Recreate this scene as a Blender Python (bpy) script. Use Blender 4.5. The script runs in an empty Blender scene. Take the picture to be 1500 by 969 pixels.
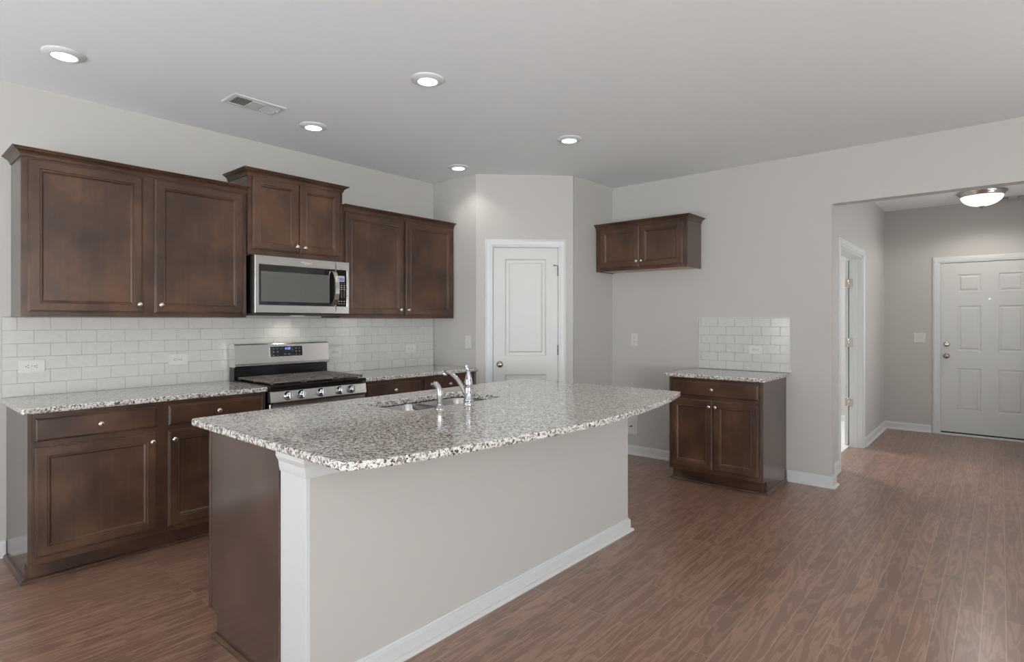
import bpy, bmesh, math, random
from mathutils import Vector, Matrix
random.seed(7)
C = bpy.context.scene.collection
S = bpy.context.scene
PI = math.pi

# ------------------------------------------------------------------ camera, world, daylight, exposure
cam_data = bpy.data.cameras.new('camera')
cam = bpy.data.objects.new('camera', cam_data); C.objects.link(cam)
cam.location = (-3.835, -4.361, 1.3587)
cam.rotation_euler = (PI/2, 0, math.radians(40.755) - PI/2)
cam_data.sensor_width = 36.0; cam_data.sensor_fit = 'HORIZONTAL'
cam_data.lens = 831.2/1500*36.0
cam_data.shift_y = -14.95/1500
cam_data.clip_start = 0.02
S.camera = cam
S.view_settings.view_transform = 'Standard'
S.view_settings.look = 'None'
S.view_settings.gamma = 1.0
S.view_settings.use_curve_mapping = False
S.view_settings.exposure = -1.08

W = bpy.data.worlds.new('sky'); S.world = W; W.use_nodes = True
W.node_tree.nodes['Background'].inputs[0].default_value = (0.80, 0.90, 1.0, 1)
W.node_tree.nodes['Background'].inputs[1].default_value = 1.2

def area(name, loc, rot, sx, sy, power, col):
    l = bpy.data.lights.new(name, 'AREA'); l.shape = 'RECTANGLE'; l.size = sx; l.size_y = sy
    l.energy = power; l.color = col
    o = bpy.data.objects.new(name, l); C.objects.link(o); o.location = loc; o.rotation_euler = rot
    return o
# daylight entering through the glass doors (west wall) and the living-room windows (south wall)
area('daylight_west', (-6.75, -2.2, 1.2), (0, -PI/2, 0), 2.2, 3.4, 138, (0.95, 0.98, 1.0))
area('daylight_south', (-4.3, -8.95, 1.5), (PI/2, 0, 0), 4.0, 1.9, 122, (0.96, 0.985, 1.0))
# added fill lamps outside the same windows, tilted up to brighten the ceiling
up = area('ceiling_fill_west', (-6.85, -2.2, 0.9), (0, -PI/2-.75, 0), 1.6, 3.4, 130, (0.95, 0.985, 1.0)); up.data.spread = 2.2
up = area('ceiling_fill_south', (-4.2, -9.05, 1.2), (PI/2+.75, 0, -.5), 3.8, 1.4, 950, (0.95, 0.985, 1.0)); up.data.spread = 2.2
area('foyer_fill', (2.9, -5.05-.35, 1.5), (PI/2, 0, 0), 1.7, 1.3, 55, (0.97, 0.985, 1.0))  # added fill lamp that brightens the foyer and front door
up = area('ceiling_fill_east', (1.85, -7.0, 1.3), (0, PI/2+.7, 0), 1.4, 2.6, 260, (0.95, 0.985, 1.0)); up.data.spread = 2.2  # added fill lamp, tilted up at the darker right side of the ceiling
DOWN_P = 20.0     # each ceiling downlight
FOYER_P = 42.0    # the foyer bowl lamp
BATH_P = 160.0

# ------------------------------------------------------------------ materials
def srgb(r, g, b):
    f = lambda v: (v/12.92 if v <= .04045 else ((v+.055)/1.055)**2.4)
    return (f(r/255), f(g/255), f(b/255), 1)

def new_mat(name):
    m = bpy.data.materials.new(name); m.use_nodes = True
    nt = m.node_tree; b = nt.nodes['Principled BSDF']
    return m, nt, b, nt.nodes, nt.links

def coords(nt, scale=(1, 1, 1), out='Object'):
    tc = nt.nodes.new('ShaderNodeTexCoord'); mp = nt.nodes.new('ShaderNodeMapping')
    mp.inputs['Scale'].default_value = scale
    nt.links.new(tc.outputs[out], mp.inputs['Vector'])
    return mp.outputs['Vector']

def noise(nt, vec, scale, detail=3, rough=.5, dist=0.0):
    n = nt.nodes.new('ShaderNodeTexNoise')
    n.inputs['Scale'].default_value = scale; n.inputs['Detail'].default_value = detail
    n.inputs['Roughness'].default_value = rough; n.inputs['Distortion'].default_value = dist
    nt.links.new(vec, n.inputs['Vector'])
    return n.outputs['Fac']

def ramp(nt, fac, stops):
    r = nt.nodes.new('ShaderNodeValToRGB'); e = r.color_ramp.elements
    while len(e) < len(stops): e.new(.5)
    for i, (p, c) in enumerate(stops): e[i].position = p; e[i].color = c
    nt.links.new(fac, r.inputs['Fac'])
    return r.outputs['Color']

def bump(nt, h, bsdf, strength, dist=.001):
    b = nt.nodes.new('ShaderNodeBump'); b.inputs['Strength'].default_value = strength
    b.inputs['Distance'].default_value = dist
    nt.links.new(h, b.inputs['Height']); nt.links.new(b.outputs['Normal'], bsdf.inputs['Normal'])

def paint(name, col, rough=.6, orange=.08, spec=.3):
    m, nt, b, N, L = new_mat(name)
    b.inputs['Base Color'].default_value = col; b.inputs['Roughness'].default_value = rough
    b.inputs['Specular IOR Level'].default_value = spec
    if orange: bump(nt, noise(nt, coords(nt), 160, 3), b, orange, .0015)
    return m

def plain(name, col, rough=.4, metal=0.0, spec=.5):
    m, nt, b, N, L = new_mat(name)
    v = noise(nt, coords(nt), 40, 2)
    c0 = tuple(x*.94 for x in col[:3]) + (1,)
    L.new(ramp(nt, v, [(.3, c0), (.7, col)]), b.inputs['Base Color'])
    b.inputs['Roughness'].default_value = rough; b.inputs['Metallic'].default_value = metal
    b.inputs['Specular IOR Level'].default_value = spec
    return m

def glow(name, col, s):
    m, nt, b, N, L = new_mat(name)
    b.inputs['Base Color'].default_value = col
    b.inputs['Emission Color'].default_value = col; b.inputs['Emission Strength'].default_value = s
    return m

def cabinet_wood(name, a, bcol, c, rough=.30, spec=.45):
    m, nt, b, N, L = new_mat(name)
    v = coords(nt)
    blot = noise(nt, v, 3.2, 4, .55, .3)
    g = noise(nt, coords(nt, (38, 38, 1.6)), 1.0, 3, .5)
    mixv = N.new('ShaderNodeMix'); mixv.data_type = 'FLOAT'; mixv.inputs[0].default_value = .16
    L.new(blot, mixv.inputs[2]); L.new(g, mixv.inputs[3])
    L.new(ramp(nt, mixv.outputs[0], [(.32, a), (.5, bcol), (.68, c)]), b.inputs['Base Color'])
    b.inputs['Roughness'].default_value = rough
    b.inputs['Specular IOR Level'].default_value = spec
    bump(nt, g, b, .03, .0006)
    return m

def granite(name):
    m, nt, b, N, L = new_mat(name)
    v = coords(nt)
    n1 = noise(nt, v, 78, 4, .62, .6)
    n2 = noise(nt, v, 105, 3, .6, .3)
    n3 = noise(nt, v, 40, 3, .5)
    base = ramp(nt, n3, [(.35, srgb(212, 208, 201)), (.65, srgb(234, 233, 229))])
    k1 = ramp(nt, n1, [(.43, (0, 0, 0, 1)), (.49, (1, 1, 1, 1))])
    k2 = ramp(nt, n2, [(.405, (0, 0, 0, 1)), (.45, (1, 1, 1, 1))])
    mx = N.new('ShaderNodeMix'); mx.data_type = 'RGBA'
    L.new(k1, mx.inputs[0]); mx.inputs[6].default_value = srgb(140, 130, 121); L.new(base, mx.inputs[7])
    mx2 = N.new('ShaderNodeMix'); mx2.data_type = 'RGBA'
    L.new(k2, mx2.inputs[0]); mx2.inputs[6].default_value = srgb(66, 62, 60); L.new(mx.outputs[2], mx2.inputs[7])
    L.new(mx2.outputs[2], b.inputs['Base Color'])
    b.inputs['Roughness'].default_value = .07
    b.inputs['Specular IOR Level'].default_value = .95
    return m

def floor_wood(name):
    m, nt, b, N, L = new_mat(name)
    tc = N.new('ShaderNodeTexCoord')
    br = N.new('ShaderNodeTexBrick')
    br.offset = .37; br.offset_frequency = 2; br.squash = 1.0
    br.inputs['Scale'].default_value = 1.0
    br.inputs['Brick Width'].default_value = 1.15; br.inputs['Row Height'].default_value = .0826
    br.inputs['Mortar Size'].default_value = .0011; br.inputs['Mortar Smooth'].default_value = .3
    br.inputs['Bias'].default_value = 0.0
    br.inputs['Color1'].default_value = (0, 0, 0, 1); br.inputs['Color2'].default_value = (1, 1, 1, 1)
    br.inputs['Mortar'].default_value = (.5, .5, .5, 1)
    L.new(tc.outputs['Object'], br.inputs['Vector'])
    # per-plank shift of the grain
    addv = N.new('ShaderNodeVectorMath'); addv.operation = 'MULTIPLY_ADD'
    L.new(br.outputs['Color'], addv.inputs[0]); addv.inputs[1].default_value = (7.3, 3.1, 1.7)
    L.new(tc.outputs['Object'], addv.inputs[2])
    mp = N.new('ShaderNodeMapping'); mp.inputs['Scale'].default_value = (1.0, 7.5, 1)
    L.new(addv.outputs[0], mp.inputs['Vector'])
    g1 = noise(nt, mp.outputs[0], 1.5, 3, .55, .5)
    # cathedral figure: contour lines of a stretched noise field
    mu = N.new('ShaderNodeMath'); mu.operation = 'MULTIPLY'; mu.inputs[1].default_value = 44.0
    L.new(g1, mu.inputs[0])
    sn = N.new('ShaderNodeMath'); sn.operation = 'SINE'; L.new(mu.outputs[0], sn.inputs[0])
    mp2 = N.new('ShaderNodeMapping'); mp2.inputs['Scale'].default_value = (6, 160, 1)
    L.new(addv.outputs[0], mp2.inputs['Vector'])
    g2 = noise(nt, mp2.outputs[0], 1.0, 3, .6)
    mp3 = N.new('ShaderNodeMapping'); mp3.inputs['Scale'].default_value = (1.4, 5, 1)
    L.new(addv.outputs[0], mp3.inputs['Vector'])
    g3 = noise(nt, mp3.outputs[0], 1.6, 2)
    plank = ramp(nt, br.outputs['Color'], [(0, srgb(145, 112, 94)), (.5, srgb(153, 119, 101)), (1, srgb(160, 125, 107))])
    def mult(colr, fac, stops, amt):
        mm = N.new('ShaderNodeMix'); mm.data_type = 'RGBA'; mm.blend_type = 'MULTIPLY'; mm.inputs[0].default_value = amt
        L.new(colr, mm.inputs[6]); L.new(ramp(nt, fac, stops), mm.inputs[7]); return mm.outputs[2]
    c1 = mult(plank, sn.outputs[0], [(.0, (.66, .63, .62, 1)), (.36, (1, 1, 1, 1))], .85)
    c1 = mult(c1, g2, [(.30, (.78, .76, .75, 1)), (.62, (1, 1, 1, 1))], .45)
    c1 = mult(c1, g3, [(.32, (.78, .80, .82, 1)), (.65, (1, 1, 1, 1))], .7)
    d3 = N.new('ShaderNodeMix'); d3.data_type = 'RGBA'
    L.new(br.outputs['Fac'], d3.inputs[0]); L.new(c1, d3.inputs[6])
    d3.inputs[7].default_value = srgb(182, 156, 143)  # pale seams: glints of the plank bevels put into the colour
    L.new(d3.outputs[2], b.inputs['Base Color'])
    b.inputs['Roughness'].default_value = .278
    b.inputs['Specular IOR Level'].default_value = 1.0
    return m

def steel(name, col, rough=.26, axis='x'):
    m, nt, b, N, L = new_mat(name)
    sc = {'x': (1.5, 30, 30), 'z': (30, 30, 1.5)}[axis]
    n = noise(nt, coords(nt, sc), 1.0, 2)
    c0 = tuple(x*.97 for x in col[:3]) + (1,)
    L.new(ramp(nt, n, [(.3, c0), (.7, col)]), b.inputs['Base Color'])
    b.inputs['Metallic'].default_value = 1.0; b.inputs['Roughness'].default_value = rough
    return m

M = {}
M['wall'] = paint('greige_wall_paint', srgb(192, 189, 184), .62)
M['ceil'] = paint('ceiling_paint', srgb(237, 239, 240), .8, .12)
M['trim'] = paint('white_trim_enamel', srgb(212, 213, 212), .34, 0.0, .45)
M['doorp'] = paint('white_door_enamel', srgb(208, 208, 205), .38, .03, .45)
M['wood'] = cabinet_wood('espresso_cabinet_wood', srgb(50, 34, 25), srgb(70, 49, 36), srgb(95, 69, 50))
M['side'] = cabinet_wood('glossy_side_laminate', srgb(58, 44, 38), srgb(72, 55, 47), srgb(86, 66, 56), .18, 1.0)
M['maple'] = plain('pale_maple_underside', srgb(196, 170, 148), .5)
M['granite'] = granite('speckled_granite')
M['floor'] = floor_wood('brown_oak_planks')
M['tile'] = plain('white_glazed_tile', srgb(205, 204, 200), .12, 0, .5)
M['grout'] = paint('grey_grout', srgb(158, 153, 148), .8, 0)
M['steel'] = steel('brushed_stainless', (.60, .575, .55, 1))
M['sinksteel'] = steel('satin_sink_steel', (.50, .485, .47, 1), .24, 'z')
M['nickel'] = plain('satin_nickel', (.70, .66, .62, 1), .22, 1.0)
M['darknickel'] = plain('aged_nickel', (.42, .38, .35, 1), .26, 1.0)
M['chrome'] = plain('polished_chrome', (.62, .62, .63, 1), .05, 1.0)
M['black'] = plain('black_enamel', srgb(22, 19, 18), .18)
M['iron'] = plain('cast_iron_grate', srgb(112, 103, 97), .45, 0)
M['blackglass'] = plain('black_oven_glass', srgb(30, 27, 26), .06)
M['screen'] = plain('grey_door_screen', srgb(92, 90, 86), .22)
M['mark'] = plain('pale_key_marking', srgb(190, 186, 180), .5)
M['blue'] = glow('blue_display_digits', srgb(130, 150, 255), 2.4)
M['lcd'] = glow('lit_blue_screen', srgb(92, 102, 190), .35)
M['plate'] = plain('white_plastic', srgb(212, 211, 207), .32)
M['slot'] = plain('dark_slot', srgb(60, 55, 52), .6)
M['lens'] = glow('downlight_lens', (1, .985, .95, 1), 14.0)
M['bowl'] = glow('frosted_lamp_glass', (1, .985, .96, 1), 2.0)
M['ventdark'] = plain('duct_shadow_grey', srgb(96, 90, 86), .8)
M['carpet'] = paint('pale_bathroom_floor', srgb(226, 224, 221), .5, .1)
M['brass'] = plain('brass_valve', (.60, .42, .22, 1), .25, 1.0)
M['glass'] = None
m, nt, b, N, L = new_mat('window_glass')
b.inputs['Transmission Weight'].default_value = 1.0; b.inputs['Roughness'].default_value = 0.0
b.inputs['IOR'].default_value = 1.05
M['glass'] = m

# ------------------------------------------------------------------ mesh helpers
class MB:
    def __init__(self): self.bm = bmesh.new()
    def _add(self, src, mat=None):
        if mat is not None: bmesh.ops.transform(src, matrix=mat, verts=src.verts)
        vm = {v: self.bm.verts.new(v.co) for v in src.verts}
        for f in src.faces:
            try:
                nf = self.bm.faces.new([vm[v] for v in f.verts]); nf.smooth = f.smooth; nf.material_index = f.material_index
            except ValueError: pass
        src.free()
    def box(self, x0, x1, y0, y1, z0, z1, bev=0.0, seg=1, mat=None, mi=0):
        x0, x1 = sorted((x0, x1)); y0, y1 = sorted((y0, y1)); z0, z1 = sorted((z0, z1))
        t = bmesh.new(); bmesh.ops.create_cube(t, size=1)
        for v in t.verts: v.co = Vector(((x0+x1)/2+v.co.x*(x1-x0), (y0+y1)/2+v.co.y*(y1-y0), (z0+z1)/2+v.co.z*(z1-z0)))
        if bev > 0:
            bmesh.ops.bevel(t, geom=list(t.edges), offset=bev, segments=seg, affect='EDGES', profile=.5)
        for f in t.faces: f.material_index = mi
        self._add(t, mat); return self
    def lathe(self, prof, n=24, mat=None, smooth=True, mi=0):
        """prof: list of (radius, height) revolved about local z."""
        t = bmesh.new(); rings = []
        for r, h in prof:
            if r < 1e-6: rings.append([t.verts.new((0, 0, h))])
            else: rings.append([t.verts.new((r*math.cos(2*PI*i/n), r*math.sin(2*PI*i/n), h)) for i in range(n)])
        for a, bb in zip(rings, rings[1:]):
            for i in range(n):
                j = (i+1) % n
                if len(a) == 1 and len(bb) == 1: continue
                if len(a) == 1: f = t.faces.new((a[0], bb[i], bb[j]))
                elif len(bb) == 1: f = t.faces.new((a[i], bb[0], a[j]))
                else: f = t.faces.new((a[i], bb[i], bb[j], a[j]))
                f.smooth = smooth; f.material_index = mi
        bmesh.ops.recalc_face_normals(t, faces=list(t.faces))
        self._add(t, mat); return self
    def tube(self, pts, radii, n=14, flat=1.0, mat=None):
        t = bmesh.new(); pts = [Vector(p) for p in pts]; rings = []
        if not isinstance(radii, (list, tuple)): radii = [radii]*len(pts)
        prev = None
        for i, p in enumerate(pts):
            d = (pts[min(i+1, len(pts)-1)]-pts[max(i-1, 0)]).normalized()
            if prev is None:
                u = d.orthogonal().normalized()
            else:
                u = (prev - d*prev.dot(d)).normalized()
            prev = u; w = d.cross(u)
            rings.append([t.verts.new(p+u*radii[i]*math.cos(2*PI*k/n)+w*radii[i]*flat*math.sin(2*PI*k/n)) for k in range(n)])
        for a, bb in zip(rings, rings[1:]):
            for i in range(n):
                f = t.faces.new((a[i], a[(i+1) % n], bb[(i+1) % n], bb[i])); f.smooth = True
        t.faces.new(rings[0][::-1]); t.faces.new(rings[-1])
        bmesh.ops.recalc_face_normals(t, faces=list(t.faces))
        self._add(t, mat); return self
    def rings(self, loops, cap_first=False, cap_last=True, smooth=False, mat=None):
        """bridge equal-length closed loops of points."""
        t = bmesh.new(); R = [[t.verts.new(p) for p in lp] for lp in loops]; n = len(R[0])
        for a, bb in zip(R, R[1:]):
            for i in range(n):
                f = t.faces.new((a[i], a[(i+1) % n], bb[(i+1) % n], bb[i])); f.smooth = smooth
        if cap_first: t.faces.new(R[0][::-1])
        if cap_last: t.faces.new(R[-1])
        bmesh.ops.recalc_face_normals(t, faces=list(t.faces))
        self._add(t, mat); return self
    def prism(self, poly, z0, z1, mat=None):
        return self.rings([[(x, y, z0) for x, y in poly], [(x, y, z1) for x, y in poly]], True, True, mat=mat)
    def sweep(self, path, prof, closed=False):
        """profile (offset to the right of travel, z) swept along a horizontal path, mitred corners."""
        t = bmesh.new(); n = len(path); P = [Vector((p[0], p[1])) for p in path]; R = []
        for i in range(n):
            if closed or 0 < i < n-1:
                d0 = (P[i]-P[i-1]).normalized(); d1 = (P[(i+1) % n]-P[i]).normalized()
            elif i == 0: d0 = d1 = (P[1]-P[0]).normalized()
            else: d0 = d1 = (P[-1]-P[-2]).normalized()
            r0 = Vector((d0.y, -d0.x)); r1 = Vector((d1.y, -d1.x))
            mv = (r0+r1); mv = mv/max(1e-6, mv.dot(r0))
            R.append([t.verts.new((P[i].x+mv.x*o, P[i].y+mv.y*o, z)) for o, z in prof])
        k = len(prof)
        rng = range(n if closed else n-1)
        for i in rng:
            a, bb = R[i], R[(i+1) % n]
            for j in range(k):
                t.faces.new((a[j], bb[j], bb[(j+1) % k], a[(j+1) % k]))
        if not closed:
            t.faces.new(R[0]); t.faces.new(R[-1][::-1])
        bmesh.ops.recalc_face_normals(t, faces=list(t.faces))
        self._add(t); return self
    def build(self, name, mat, parent=None, dz=0.0, loc=None):
        me = bpy.data.meshes.new(name)
        if dz:
            for v in self.bm.verts: v.co.z -= dz
        self.bm.to_mesh(me); self.bm.free()
        for mm in (mat if isinstance(mat, (list, tuple)) else [mat]): me.materials.append(mm)
        o = bpy.data.objects.new(name, me); C.objects.link(o)
        if parent: o.parent = parent
        if loc: o.location = loc
        return o

def tag(o, label, cat, group=None, kind=None):
    if label: o['label'] = label
    if cat: o['category'] = cat
    if group: o['group'] = group
    if kind: o['kind'] = kind
    return o
def thing(name, label, cat, loc=(0, 0, 0), rz=0.0, group=None, kind=None):
    o = bpy.data.objects.new(name, None); C.objects.link(o)
    o.location = loc; o.rotation_euler = (0, 0, rz); o.empty_display_size = .1
    return tag(o, label, cat, group, kind)
def struct(o): o['kind'] = 'structure'; return o
def linked(o, parent, loc, rot=None):
    c = o.copy(); C.objects.link(c); c.parent = parent; c.location = loc
    if rot: c.rotation_euler = rot
    return c
RX = Matrix.Rotation(PI/2, 4, 'X')       # local +z -> -y (towards the viewer of a wall facing -y)
def T(x, y, z): return Matrix.Translation((x, y, z))

def rect_rings(x0, x1, z0, z1, steps, yb):
    """steps: (inset, height above yb towards -y)"""
    return [[(x0+i, yb-h, z0+i), (x1-i, yb-h, z0+i), (x1-i, yb-h, z1-i), (x0+i, yb-h, z1-i)] for i, h in steps]

# ------------------------------------------------------------------ the room
XB, YR, CEIL = 1.355, -1.274, 2.743
PX = .655                                   # x where the pantry's slanted wall meets its side wall
YO, YF, XE = -3.317, -3.24, 4.72            # opening edge, foyer side wall, front-door wall
WX, SY, HY = -6.6, -8.8, -5.05              # west wall, south wall, right side of the opening

bm = MB(); bm.box(WX-.3, XE+.3, SY-.3, .3, -.06, 0); struct(bm.build('floor', M['floor']))
bm = MB(); bm.box(1.47, 6.2, -3.12, -.3, .0005, .012); struct(bm.build('floor_bathroom', M['carpet']))
bm = MB(); bm.box(WX-.3, XE+.4, SY-.3, .3, CEIL, CEIL+.08); struct(bm.build('ceiling', M['ceil']))
bm = MB(); bm.box(WX-.12, XB+.12, .0002, .12, 0, CEIL); struct(bm.build('wall_north', M['wall']))
# pantry block
r2 = 2**.5
A0 = Vector((0, -.609)); DD = Vector((1, -1))/r2; NN = Vector((1, 1))/r2   # NN points into the pantry
LD = (PX-0)*r2
DOOR0, DOOR1, DOORH = .150, .788, 2.062
def dpt(s, t=0.0): p = A0+DD*s+NN*t; return (p.x, p.y)
bm = MB()
bm.prism([(0, 0), (0, -.609), (.1, -.609+.041), (.1, 0)], 0, CEIL)
bm.prism([dpt(0), dpt(DOOR0), dpt(DOOR0, .1), (.1, -.568)], 0, CEIL)
bm.prism([dpt(DOOR1), dpt(LD), (LD/r2+.041, -.609-LD/r2+.1), dpt(DOOR1, .1)], 0, CEIL)
bm.prism([dpt(DOOR0), dpt(DOOR1), dpt(DOOR1, .1), dpt(DOOR0, .1)], DOORH, CEIL)
bm.prism([(PX, YR), (XB+.12, YR), (XB+.12, YR+.1), (PX+.041, YR+.1)], 0, CEIL)
struct(bm.build('wall_pantry', M['wall']))
# east wall with the wide opening to the foyer, its header, and the wall beyond
HH = 2.309
bm = MB(); bm.box(XB, XB+.115, YO, YR+.1, 0, CEIL); bm.box(XB, XB+.115, HY, YO, HH, CEIL); bm.box(XB, XB+.115, -5.6, HY, 0, CEIL); bm.box(XB, XB+.115, SY, -8.4, 0, CEIL); bm.box(XB, XB+.115, -8.4, -5.6, 0, .7); bm.box(XB, XB+.115, -8.4, -5.6, 2.3, CEIL)
struct(bm.build('wall_east', M['wall']))
FD0, FD1, FDH = 2.07, 3.20, 2.045           # bathroom doorway in the foyer's side wall
bm = MB(); bm.box(XB+.115, FD0, YF, YF+.12, 0, CEIL); bm.box(FD1, XE, YF, YF+.12, 0, CEIL); bm.box(FD0, FD1, YF, YF+.12, FDH, CEIL)
struct(bm.build('wall_foyer', M['wall']))
ED0, ED1, EDH = -3.80, -4.735, 2.055        # front door opening
bm = MB(); bm.box(XE, XE+.14, ED0, YF, 0, CEIL); bm.box(XE, XE+.14, SY*.7, ED1, 0, CEIL); bm.box(XE, XE+.14, ED1, ED0, EDH, CEIL)
struct(bm.build('wall_entry', M['wall']))
bm = MB(); bm.box(XB+.115, 2.0, HY-.2, HY-.08, 0, CEIL); bm.box(3.8, XE, HY-.2, HY-.08, 0, CEIL); bm.box(2.0, 3.8, HY-.2, HY-.08, 0, .8); bm.box(2.0, 3.8, HY-.2, HY-.08, 2.2, CEIL); struct(bm.build('wall_hall', M['wall']))
bm = MB(); bm.box(XE+.10, XE+.22, -3.12, -.3, 0, CEIL); bm.box(XB+.115, XE+.22, -.42, -.3, 0, CEIL); struct(bm.build('wall_bathroom', M['wall']))
# west wall with glass doors and south wall with windows
bm = MB(); bm.box(WX-.12, WX, -.5, .12, 0, CEIL); bm.box(WX-.12, WX, SY, -3.9, 0, CEIL); bm.box(WX-.12, WX, -3.9, -.5, 2.3, CEIL)
struct(bm.build('wall_west', M['wall']))
bm = MB(); bm.box(WX, -6.4, SY-.12, SY, 0, CEIL); bm.box(-2.25, XB+.1, SY-.12, SY, 0, CEIL); bm.box(-6.4, -2.25, SY-.12, SY, 0, .55); bm.box(-6.4, -2.25, SY-.12, SY, 2.45, CEIL)
struct(bm.build('wall_south', M['wall']))
def window(name, horizontal, a0, a1, z0, z1, c, n):
    r = thing(name, None, None, ((a0+a1)/2, c, z0) if horizontal else (c, (a0+a1)/2, z0), 0 if horizontal else PI/2, kind='structure')
    h = (a1-a0)/2; hh = z1-z0
    b_ = MB()
    b_.box(-h, h, -.05, .05, 0, .06); b_.box(-h, h, -.05, .05, hh-.06, hh)
    for k in range(n+1):
        x = -h+.03+(2*h-.06)*k/n; b_.box(x-.03, x+.03, -.05, .05, .06, hh-.06)
    b_.build('window_frame', M['trim'], r)
    g = MB(); g.box(-h+.02, h-.02, -.003, .003, .03, hh-.03); g.build('pane', M['glass'], r)
window('window_1', False, -3.9, -.5, 0.02, 2.3, WX-.06, 3)
window('window_2', True, -6.4, -2.25, .55, 2.45, SY-.06, 4)
window('added_window_4', False, -8.4, -5.6, .7, 2.3, XB+.058, 3)  # unseen window, added to let the east ceiling fill in
window('added_window_3', True, 2.0, 3.8, .8, 2.2, HY-.14, 2)  # unseen window, added for the fill lamp that lights the foyer

BASE = [(0, .092), (.004, .092), (.007, .084), (.012, .080), (.014, .072), (.014, .020), (.022, .018), (.029, .011), (.031, 0), (0, 0)]
def baseboard(name, path):
    return struct(MB().sweep(path, BASE).build(name, M['trim']))
baseboard('baseboard_north', [(WX, 0), (-3.262, 0)])
baseboard('baseboard_pantry', [(0, -.64), (0, -.609), dpt(.085)][1:])
baseboard('baseboard_return', [dpt(.86), (PX, YR), (XB, YR), (XB, -2.196)])
baseboard('baseboard_east', [(XB, -2.985), (XB, YO), (XB+.115, YO), (XB+.115, YF), (FD0-.075, YF)])
baseboard('baseboard_foyer', [(FD1+.075, YF), (XE, YF), (XE, ED0+.08)])
baseboard('baseboard_entry', [(XE, ED1-.08), (XE, HY-.08), (XB+.115, HY-.08)])
baseboard('baseboard_bathroom', [(XB+.115, -.42), (XE+.10, -.42), (XE+.10, -3.11)])

CAS = [(0, 0), (0, .008), (.006, .011), (.016, .012), (.020, .016), (.052, .018), (.058, .016), (.062, .012), (.070, .012), (.072, 0)]
def casing_mb(x0, x1, h, yface):
    """door casing round an opening x0..x1, top h, on the face y=yface (towards -y)."""
    b_ = MB(); loops = []
    for o, t in CAS:
        loops.append([(x0-o, yface-t, 0), (x0-o, yface-t, h+o), (x1+o, yface-t, h+o), (x1+o, yface-t, 0)])
    t_ = bmesh.new(); R = [[t_.verts.new(p) for p in lp] for lp in loops]
    for a, bb in zip(R, R[1:]+R[:1]):
        for i in range(3): t_.faces.new((a[i], a[i+1], bb[i+1], bb[i]))
    t_.faces.new([r[0] for r in R]); t_.faces.new([r[3] for r in R])
    bmesh.ops.recalc_face_normals(t_, faces=list(t_.faces)); b_._add(t_)
    return b_

def panel_slab(bm_, x0, x1, z0, z1, yb, t, panels, steps):
    """door slab with its front face at yb-t pierced by moulded panels."""
    xs = sorted({x0, x1, *[p[0] for p in panels], *[p[1] for p in panels]})
    zs = sorted({z0, z1, *[p[2] for p in panels], *[p[3] for p in panels]})
    tb = bmesh.new()
    for i in range(len(xs)-1):
        for j in range(len(zs)-1):
            cxm, czm = (xs[i]+xs[i+1])/2, (zs[j]+zs[j+1])/2
            if any(p[0] < cxm < p[1] and p[2] < czm < p[3] for p in panels): continue
            q = [tb.verts.new(p) for p in ((xs[i], yb-t, zs[j]), (xs[i+1], yb-t, zs[j]), (xs[i+1], yb-t, zs[j+1]), (xs[i], yb-t, zs[j+1]))]
            tb.faces.new(q)
    q = [(x0, z0), (x1, z0), (x1, z1), (x0, z1)]
    f = [tb.verts.new((x, yb-t, z)) for x, z in q]; bk = [tb.verts.new((x, yb, z)) for x, z in q]
    for i in range(4): tb.faces.new((f[i], bk[i], bk[(i+1) % 4], f[(i+1) % 4]))
    tb.faces.new(bk[::-1])
    for p in panels:
        L_ = rect_rings(p[0], p[1], p[2], p[3], [(i, t-d) for i, d in steps], yb)
        R = [[tb.verts.new(c) for c in lp] for lp in L_]
        for a, bb in zip(R, R[1:]):
            for i in range(4): tb.faces.new((a[i], a[(i+1) % 4], bb[(i+1) % 4], bb[i]))
        tb.faces.new(R[-1])
    bmesh.ops.remove_doubles(tb, verts=list(tb.verts), dist=1e-5)
    bmesh.ops.recalc_face_normals(tb, faces=list(tb.faces))
    bm_._add(tb); return bm_

KNOB_DOOR = [(0, .062), (.012, .062), (.021, .058), (.027, .050), (.028, .043), (.025, .036), (.016, .029), (.011, .024), (.010, .012), (.026, .010), (.031, .006), (.032, 0)]
def hinge_mb(x, y, z, pin=True):
    b_ = MB()
    for k in range(5):
        b_.lathe([(0, 0), (.0065, .0005), (.0065, .0165), (0, .017)], 12, T(x, y, z-.045+.018*k))
    b_.lathe([(0, .0), (.005, .002), (.004, .007), (0, .009)], 10, T(x, y, z+.045))
    return b_

# pantry door
pd = thing('door_1', None, None, (A0.x, A0.y, 0), -PI/4, kind='structure')
sl = MB(); panel_slab(sl, .163, .776, .012, 2.050, .033, .033, [(.274, .665, .20, .850), (.274, .665, 1.024, 1.944)],
                      [(0, 0), (.004, .005), (.012, .011), (.034, .012), (.046, .003), (.05, .003)])
slab = sl.build('door_panel', M['doorp'], pd)
jb = MB(); jb.box(DOOR0, .160, -.001, .1, 0, 2.054); jb.box(.779, DOOR1, -.001, .1, 0, 2.054); jb.box(DOOR0, DOOR1, -.001, .1, 2.053, DOORH)
jb.build('jamb', M['trim'], pd)
casing_mb(DOOR0+.006, DOOR1-.006, DOORH-.004, 0).build('casing', M['trim'], pd)
kb = MB().lathe(KNOB_DOOR, 24, RX).build('knob', M['darknickel'], slab, loc=(.223, 0, .946)); kb['label'] = 'round aged nickel door knob'
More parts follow.
